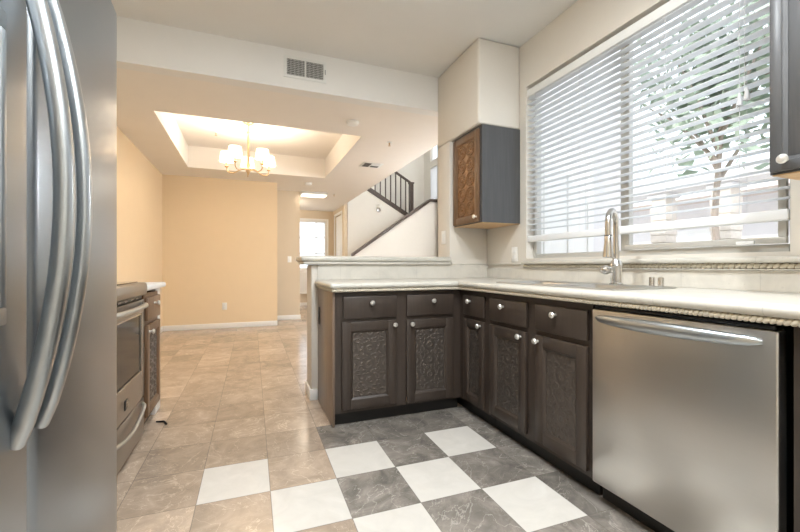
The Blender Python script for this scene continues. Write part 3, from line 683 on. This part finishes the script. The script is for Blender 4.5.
# ------------------------------------------------------------------ chandelier
ch = thing('chandelier', 'brass chandelier with five lit white drum shades in the dining tray', 'chandelier', (0, 5.22, ZC))
MB().lathe([(.065, 0), (.062, -.012), (.03, -.03), (.012, -.04)], n=24).build('canopy', M['brass'], ch)
b = MB(); b.lathe([(.010, -.04), (.010, -.10), (.020, -.115), (.020, -.13), (.010, -.145), (.014, -.20), (.014, -.50), (.020, -.52), (.024, -.565), (.030, -.595), (.020, -.62), (.010, -.64), (.0005, -.652)], n=18); b.build('stem', M['brass'], ch)
th0 = math.radians(-21.13)
for k in range(5):
    a = math.radians(-103 + 72 * k) + th0; dx, dy = math.cos(a), math.sin(a); R = .26
    pts = [(dx * r, dy * r, z) for r, z in ((.015, -.595), (.06, -.58), (.12, -.60), (.18, -.63), (.23, -.625), (.255, -.60), (.26, -.56))]
    arm = MB().tube(pts, .0065, 10).build('arm', M['brass'], ch)
    MB().lathe([(.006, -.565), (.022, -.555), (.024, -.545), (.011, -.535), (.011, -.46)], (dx * R, dy * R, 0), n=16).build('candle_cup', M['brass'], arm)
    MB().shell([(.086, -.49), (.070, -.375), (.068, -.375), (.084, -.49)], (dx * R, dy * R, 0), 28).build('lamp_shade', M['shade'], arm)
    MB().ball((dx * R, dy * R, -.435), .018, (1, 1, 1.4)).build('bulb', M['can'], arm)
    lamp('chandelier_bulb', 'POINT', (dx * R, 5.22 + dy * R, ZC - .39), CHANDELIER, (1, .89, .74), shadow_soft_size=.03)

# ------------------------------------------------------------------ ceiling fittings, plates
vt = thing('wall_vent', 'white return air vent on the header wall', 'vent', (.442, YH, 2.675))
b = MB(); w_, h_ = .174, .090
b.box(-w_, w_, -.008, -.0005, h_ - .024, h_, .002); b.box(-w_, w_, -.008, -.0005, -h_, -h_ + .024, .002); b.box(-w_, -w_ + .026, -.008, -.0005, -h_ + .024, h_ - .024, .002); b.box(w_ - .026, w_, -.008, -.0005, -h_ + .024, h_ - .024, .002); b.box(-.006, .006, -.008, -.0005, -h_ + .024, h_ - .024)
b.build('frame', M['vent'], vt); MB().box(-w_ + .02, w_ - .02, -.0025, -.0006, -h_ + .02, h_ - .02).build('duct', M['ventdark'], vt)
b = MB()
for x0, x1 in ((-w_ + .026, -.006), (.006, w_ - .026)):
    n = 13
    for k in range(n): x = x0 + (x1 - x0) * (k + .5) / n; b.box(x - .0011, x + .0011, -.006, -.003, -h_ + .024, h_ - .024)
    for k in range(9): z = (-h_ + .024) + (2 * h_ - .048) * (k + .5) / 9; b.box(x0, x1, -.0045, -.003, z - .0008, z + .0008)
b.build('louvres', M['vent'], vt)
MB().box(w_ - .012, w_ - .008, -.014, -.008, -.02, .02, .001).build('lever', M['ventdark'], vt)
cv = thing('ceiling_vent', 'white ceiling vent with dark slots near the stairs', 'vent', (1.655, 5.43, ZD))
MB().box(-.15, .15, -.12, .12, -.008, -.0005, .002).build('frame', M['vent'], cv)
b = MB(); b.box(-.12, -.02, -.10, -.005, -.0095, -.0082); b.box(-.12, -.02, .005, .10, -.0095, -.0082); b.box(.0, .12, .015, .10, -.0095, -.0082); b.build('duct_slots', M['ventdark'], cv)
b = MB()
for k in range(4): b.box(.0, .12, -.095 + .028 * k, -.083 + .028 * k, -.014, -.0085)
b.build('louvres', M['vent'], cv)
def detector(x, y, lab):
    t = thing('smoke_detector', lab, 'smoke detector', (x, y, ZD), group=None)
    MB().lathe([(.062, -.0005), (.062, -.012), (.055, -.030), (.03, -.036), (.0005, -.037)], n=28).build('housing', M['plastic'], t); MB().lathe([(.064, -.0005), (.064, -.008)], n=28).build('base_plate', M['vent'], t)
detector(.985, 3.875, 'white smoke detector on the dining ceiling near the header'); detector(.985, 7.02, 'white smoke detector on the ceiling before the hall')
def sprinkler(x, y, z, lab):
    t = thing('sprinkler_head', lab, 'sprinkler', (x, y, z)); MB().lathe([(.032, -.0005), (.030, -.006), (.010, -.008)], n=18).build('escutcheon', M['vent'], t)
    MB().lathe([(.008, -.008), (.008, -.03), (.004, -.032), (.004, -.042), (.016, -.043), (.016, -.046)], n=14).build('nozzle', M['brass'], t)
sprinkler(1.55, 4.36, ZD, 'small sprinkler head on the ceiling right of the tray'); sprinkler(1.62, 7.9, ZD, 'small sprinkler head on the hall ceiling'); sprinkler(-.40, 5.75, ZC, 'small sprinkler head inside the ceiling tray')
cl = thing('ceiling_light', 'lit rectangular ceiling light at the hall entrance', 'light', (1.22, 7.95, ZD))
MB().box(-.25, .25, -.16, .16, -.05, -.001, .01).build('frame', M['vent'], cl); MB().box(-.235, .235, -.145, .145, -.062, -.0505, .006).build('diffuser', M['panel'], cl)
lamp('hall_lamp', 'AREA', (1.22, 7.95, ZD - .075), HALL, (1, .86, .68), shape='RECTANGLE', size=.46, size_y=.28)
for k, (x, y) in enumerate(((.35, 1.25), (.95, .25))):
    t = thing('recessed_downlight', ('lit recessed downlight in the kitchen ceiling near the refrigerator', 'lit recessed downlight in the kitchen ceiling farther from the refrigerator')[k], 'light', (x, y, ZC), group='kitchen downlights')
    MB().shell([(.095, -.0005), (.095, -.006), (.07, -.006), (.07, -.0005)], n=28).build('trim_ring', M['vent'], t); MB().lathe([(.068, -.0005), (.068, -.003)], n=28).build('lens', M['can'], t)
    lamp('downlight_lamp', 'AREA', (x, y, ZC - .012), KITCHEN_CAN, K_COL, shape='DISK', size=.14)
def globe(x, y, z, drop, r, lab, energy, col):  # globe with lamp, added out of view to brighten a room
    t = thing('fill_globe', lab, 'light', (x, y, z)); MB().lathe([(.07, -.0005), (.065, -.02), (.012, -.03), (.012, -drop)], n=24).build('stem', M['nickel'], t)
    MB().ball((0, 0, -drop - r * .95), r, u=28, v=16).build('globe', M['globe'], t)
    lamp('fill_lamp', 'POINT', (x, y, z - drop - r * .95), energy, col, shadow_soft_size=r + .01)
globe(.5, -.65, ZC, .22, .15, 'added fill globe under the kitchen ceiling behind the viewer', KITCHEN_FILL, K_COL)  # added behind the camera to lift the kitchen and its ceiling
globe(3.2, 5.0, TOPZ, 3.1, .2, 'added fill globe hanging unseen in the living room', LIVING_FILL, (.95, .98, 1))  # put in out of view to brighten living and dining rooms
globe(3.4, 7.1, TOPZ, .55, .18, 'added fill globe hung unseen high over the stairs', 520, (1, .98, .95))  # unseen light added for the dim stair walls
globe(.76, 9.2, ZD, .12, .10, 'added fill globe hidden in the hall behind the set-back wall', 70, (1, .88, .70))  # added out of sight to light the far end of the hall
def plate(name, lab, loc, rz, kind='outlet', mat='plastic'):
    t = thing(name, lab, kind if kind != 'switch' else 'light switch', loc, rz)
    MB().box(-.037, .037, -.006, -.0005, -.060, .060, .002).build('cover_plate', M[mat], t)
    b = MB()
    if kind == 'switch': b.box(-.016, .016, -.010, -.0062, -.034, .034, .002); b.build('rocker', M['vinyl'], t)
    else:
        for z in (-.022, .022):
            r_ = MB().box(-.016, .016, -.0085, -.0062, z - .015, z + .015, .002).build('socket', M['vinyl'], t)
        b.bm.free()
plate('wall_outlet', 'white outlet low on the tan dining end wall', (-.372, YB, .366), 0)
plate('wall_outlet', 'white outlet on the beige wall left of the window', (Rw, 2.69, 1.137), R90)
plate('light_switch', 'white light switch on the set-back beige hall wall', (.748, 7.9, 1.17), 0, 'switch')
plate('light_switch', 'white light switch on the wall end beside the bar ledge', (1.665, 3.20, 1.30), R90, 'switch')

# ------------------------------------------------------------------ stairs
Y0, Y1 = 8.3, 9.2
low = thing('stair_guard', 'white sloping half wall of the lower stair flight with a dark cap', 'stair wall', (2.16, Y0, 0))
ln = [(0, 1.285), (1.81, 2.54), (2.535, 2.54)]
MB().prism([(0, 0)] + ln + [(2.535, 0)], 'y', 0, .10).build('half_wall', M['lwall'], low)
MB().prism([(-.06, 1.245), (1.80, 2.542), (2.535, 2.542), (2.535, 2.605), (1.785, 2.605), (-.06, 1.31)], 'y', -.03, .13, .006).build('cap_rail', M['rail'], low)
sw = thing('stair_support_wall', 'cream wall under the upper stair flight with the dark stringer', 'stair wall', (2.22, Y1, 0))
# stringer runs down to the right: z = 2.284 at X=3.83, slope -.577
zs = lambda X: 2.284 - .577 * (X - 3.83)
MB().prism([(0, 0), (1.60, 0), (1.60, zs(3.82) - .06), (0, zs(2.22) - .06)], 'y', 0, .06).build('support_wall', M['lwall'], sw)
MB().prism([(-.0, zs(2.22) - .06), (1.66, zs(3.88) - .06), (1.66, zs(3.88) + .06), (0, zs(2.22) + .06)], 'y', -.03, .09, .004).build('stringer', M['rail'], sw)
rl = thing('stair_railing', 'dark wooden stair railing with thin balusters on the upper flight', 'railing', (2.22, Y1 + .03, 0))
MB().prism([(-.0, zs(2.22) + .86), (1.63, zs(3.85) + .86), (1.63, zs(3.85) + .92), (0, zs(2.22) + .92)], 'y', -.025, .025, .006).build('handrail', M['rail'], rl)
for k in range(11):
    X = 3.72 - .135 * k; MB().box(X - 2.22 - .013, X - 2.22 + .013, -.013, .013, zs(X) + .05, zs(X) + .87).build('baluster', M['rail'], rl)
b = MB(); b.box(1.60, 1.70, -.05, .05, 2.32, 3.13, .004); b.box(1.585, 1.715, -.065, .065, 3.13, 3.17, .01); b.build('newel_post', M['rail'], rl)
# steps of the lower flight, landing, steps of the upper flight
stp = thing('staircase', 'carpeted stair flights behind the sloping half wall', 'staircase', (2.25, 8.41, 0))
b = MB()
for k in range(9): b.box(.05 + k * .19, 1.76, 0, .77, k * .18, (k + 1) * .18, .004)
b.build('lower_flight', M['hallwall'], stp); MB().box(1.76, 2.43, 0, 1.82, 1.45, 1.63, .004).build('landing', M['hallwall'], stp)
b = MB()
for k in range(5): X = 3.80 - .29 * k - .02; z = 1.63 + .167 * k; b.box(max(X - .29, 2.26) - 2.25, X - 2.25, .86, 1.82, z, z + .167, .004)
b.build('upper_flight', M['hallwall'], stp)
sc = thing('wall_sconce', 'small chrome wall sconce under the upper stair flight', 'sconce', (2.985, Y1, 2.42))
MB().lathe([(.05, 0), (.05, .012), (.02, .02)], (0, -.0005, 0), (0, -1, 0), 20).build('back_plate', M['chrome'], sc)
MB().tube([(0, -.015, 0), (0, -.08, .0), (0, -.10, .03)], .010, 10).build('arm', M['chrome'], sc); MB().lathe([(.03, 0), (.055, .10), (.053, .10), (.028, .004)], (0, -.10, .03), n=20).build('glass_shade', M['plastic'], sc)
shd = tag(MB().box(0, .012, LW[0] + .03, LW[1] - .03, LW[2] + .03, LW[3] - .03).build('roller_shade', M['sheer'], None, (TX - .014, 0, 0)), 'white shade on the lower landing window', 'shade')

# ------------------------------------------------------------------ outdoors
g = MB().box(TX + .2, 40, -20, 30, -.25, -.12).build('ground', M['concrete']); struct(g, 'pale paved yard outside', 'ground')
g = MB().box(Rw + .2, TX + .2, -20, YH - .05, -.25, -.12).build('ground', M['concrete']); struct(g, 'pale paved strip under the kitchen window', 'ground')
dk = thing('patio_door', 'white vertical panel door on the wall outside the kitchen window', 'door', (3.0, YH - .021, 0))
b = MB(); b.box(-.45, .55, -.03, -.001, .0, 2.3, .005)
for x in (-.45, -.13, .19, .47): b.box(x, x + .08, -.045, -.03, .0, 2.3, .004)
b.build('door_leaf', M['vinyl'], dk)
nb = thing('house', 'pale stucco neighbour house across the yard', 'house', (13, 7, -.12))
MB().box(0, 5, -13, 12, 0, 3.1).build('wall', M['stucco'], nb); MB().prism([(-1.2, 3.1), (2.5, 4.6), (6, 3.1)], 'y', -13.5, 12.5).build('roof', M['rooftile'], nb)
for y in (-6, -2.5, 1, 4.5):
    o = MB().box(-.06, -.001, -.7, .7, 0, 1.3, .01).build('window', M['vinyl'], nb, (0, y, 1.0)); MB().box(-.075, -.0605, -.6, .6, .1, 1.2).build('pane', M['vinyl'], o)
for k, (x, y) in enumerate(((9.0, 6.30), (9.0, 5.02))):
    t = thing('porch_column', ('pale stacked stone column outside, left of the pair', 'pale stacked stone column outside, right of the pair')[k], 'column', (x, y, -.12))
    b = MB()
    for q in range(16): e = .012 * ((q * 7) % 3); b.box(-.17 - e, .17 + e, -.17 - e, .17 + e, q * .17, q * .17 + .165, .012)
    b.build('shaft', M['stone'], t); MB().box(-.24, .24, -.24, .24, 2.72, 2.82, .02).build('capital', M['stucco'], t)
pr = MB().box(8.7, 9.3, 2.0, 8.0, 2.701, 2.95, .02).build('porch_beam', M['stucco']); tag(pr, 'white porch beam resting on the stone columns', 'beam')
tr = thing('tree', 'leafy green tree outside the kitchen window', 'tree', (5.9, 3.35, -.12))
b = MB(); b.tube([(0, 0, 0), (.05, .03, .9), (-.03, .06, 1.8), (.05, .0, 3.4)], [.05, .045, .04, .025], 10)
for a in range(6):
    q = a * 1.05; b.tube([(0, .03, 2.3 + .13 * a), (math.cos(q) * .5, math.sin(q) * .5, 2.9 + .15 * a), (math.cos(q) * .85, math.sin(q) * .85, 3.1 + .2 * a)], [.03, .02, .008], 6)
b.build('trunk', M['bark'], tr)
V = []; F = []
for k in range(1500):
    u, v_ = random.random(), random.random(); a = 2 * PI * u; r = random.random() ** .45; zz = 2 * v_ - 1
    s_ = math.sqrt(1 - zz * zz); clump = .8 + .3 * math.sin(a * 3 + zz * 4)
    c = Vector((1.25 * r * s_ * math.cos(a) * clump, 1.25 * r * s_ * math.sin(a) * clump, 3.75 + 1.35 * r * zz * clump))
    ax = Vector((random.uniform(-1, 1), random.uniform(-1, 1), random.uniform(-.9, .3))).normalized(); sd = ax.orthogonal().normalized(); up_ = ax.cross(sd); ln_ = random.uniform(.14, .28); wd = ln_ * .34
    i0 = len(V); V += [tuple(c), tuple(c + ax * ln_ * .5 + sd * wd + up_ * .01), tuple(c + ax * ln_), tuple(c + ax * ln_ * .5 - sd * wd + up_ * .01)]; F.append((i0, i0 + 1, i0 + 2, i0 + 3))
me = bpy.data.meshes.new('foliage'); me.from_pydata(V, [], F); me.materials.append(M['leaf']); link('foliage', me, tr)
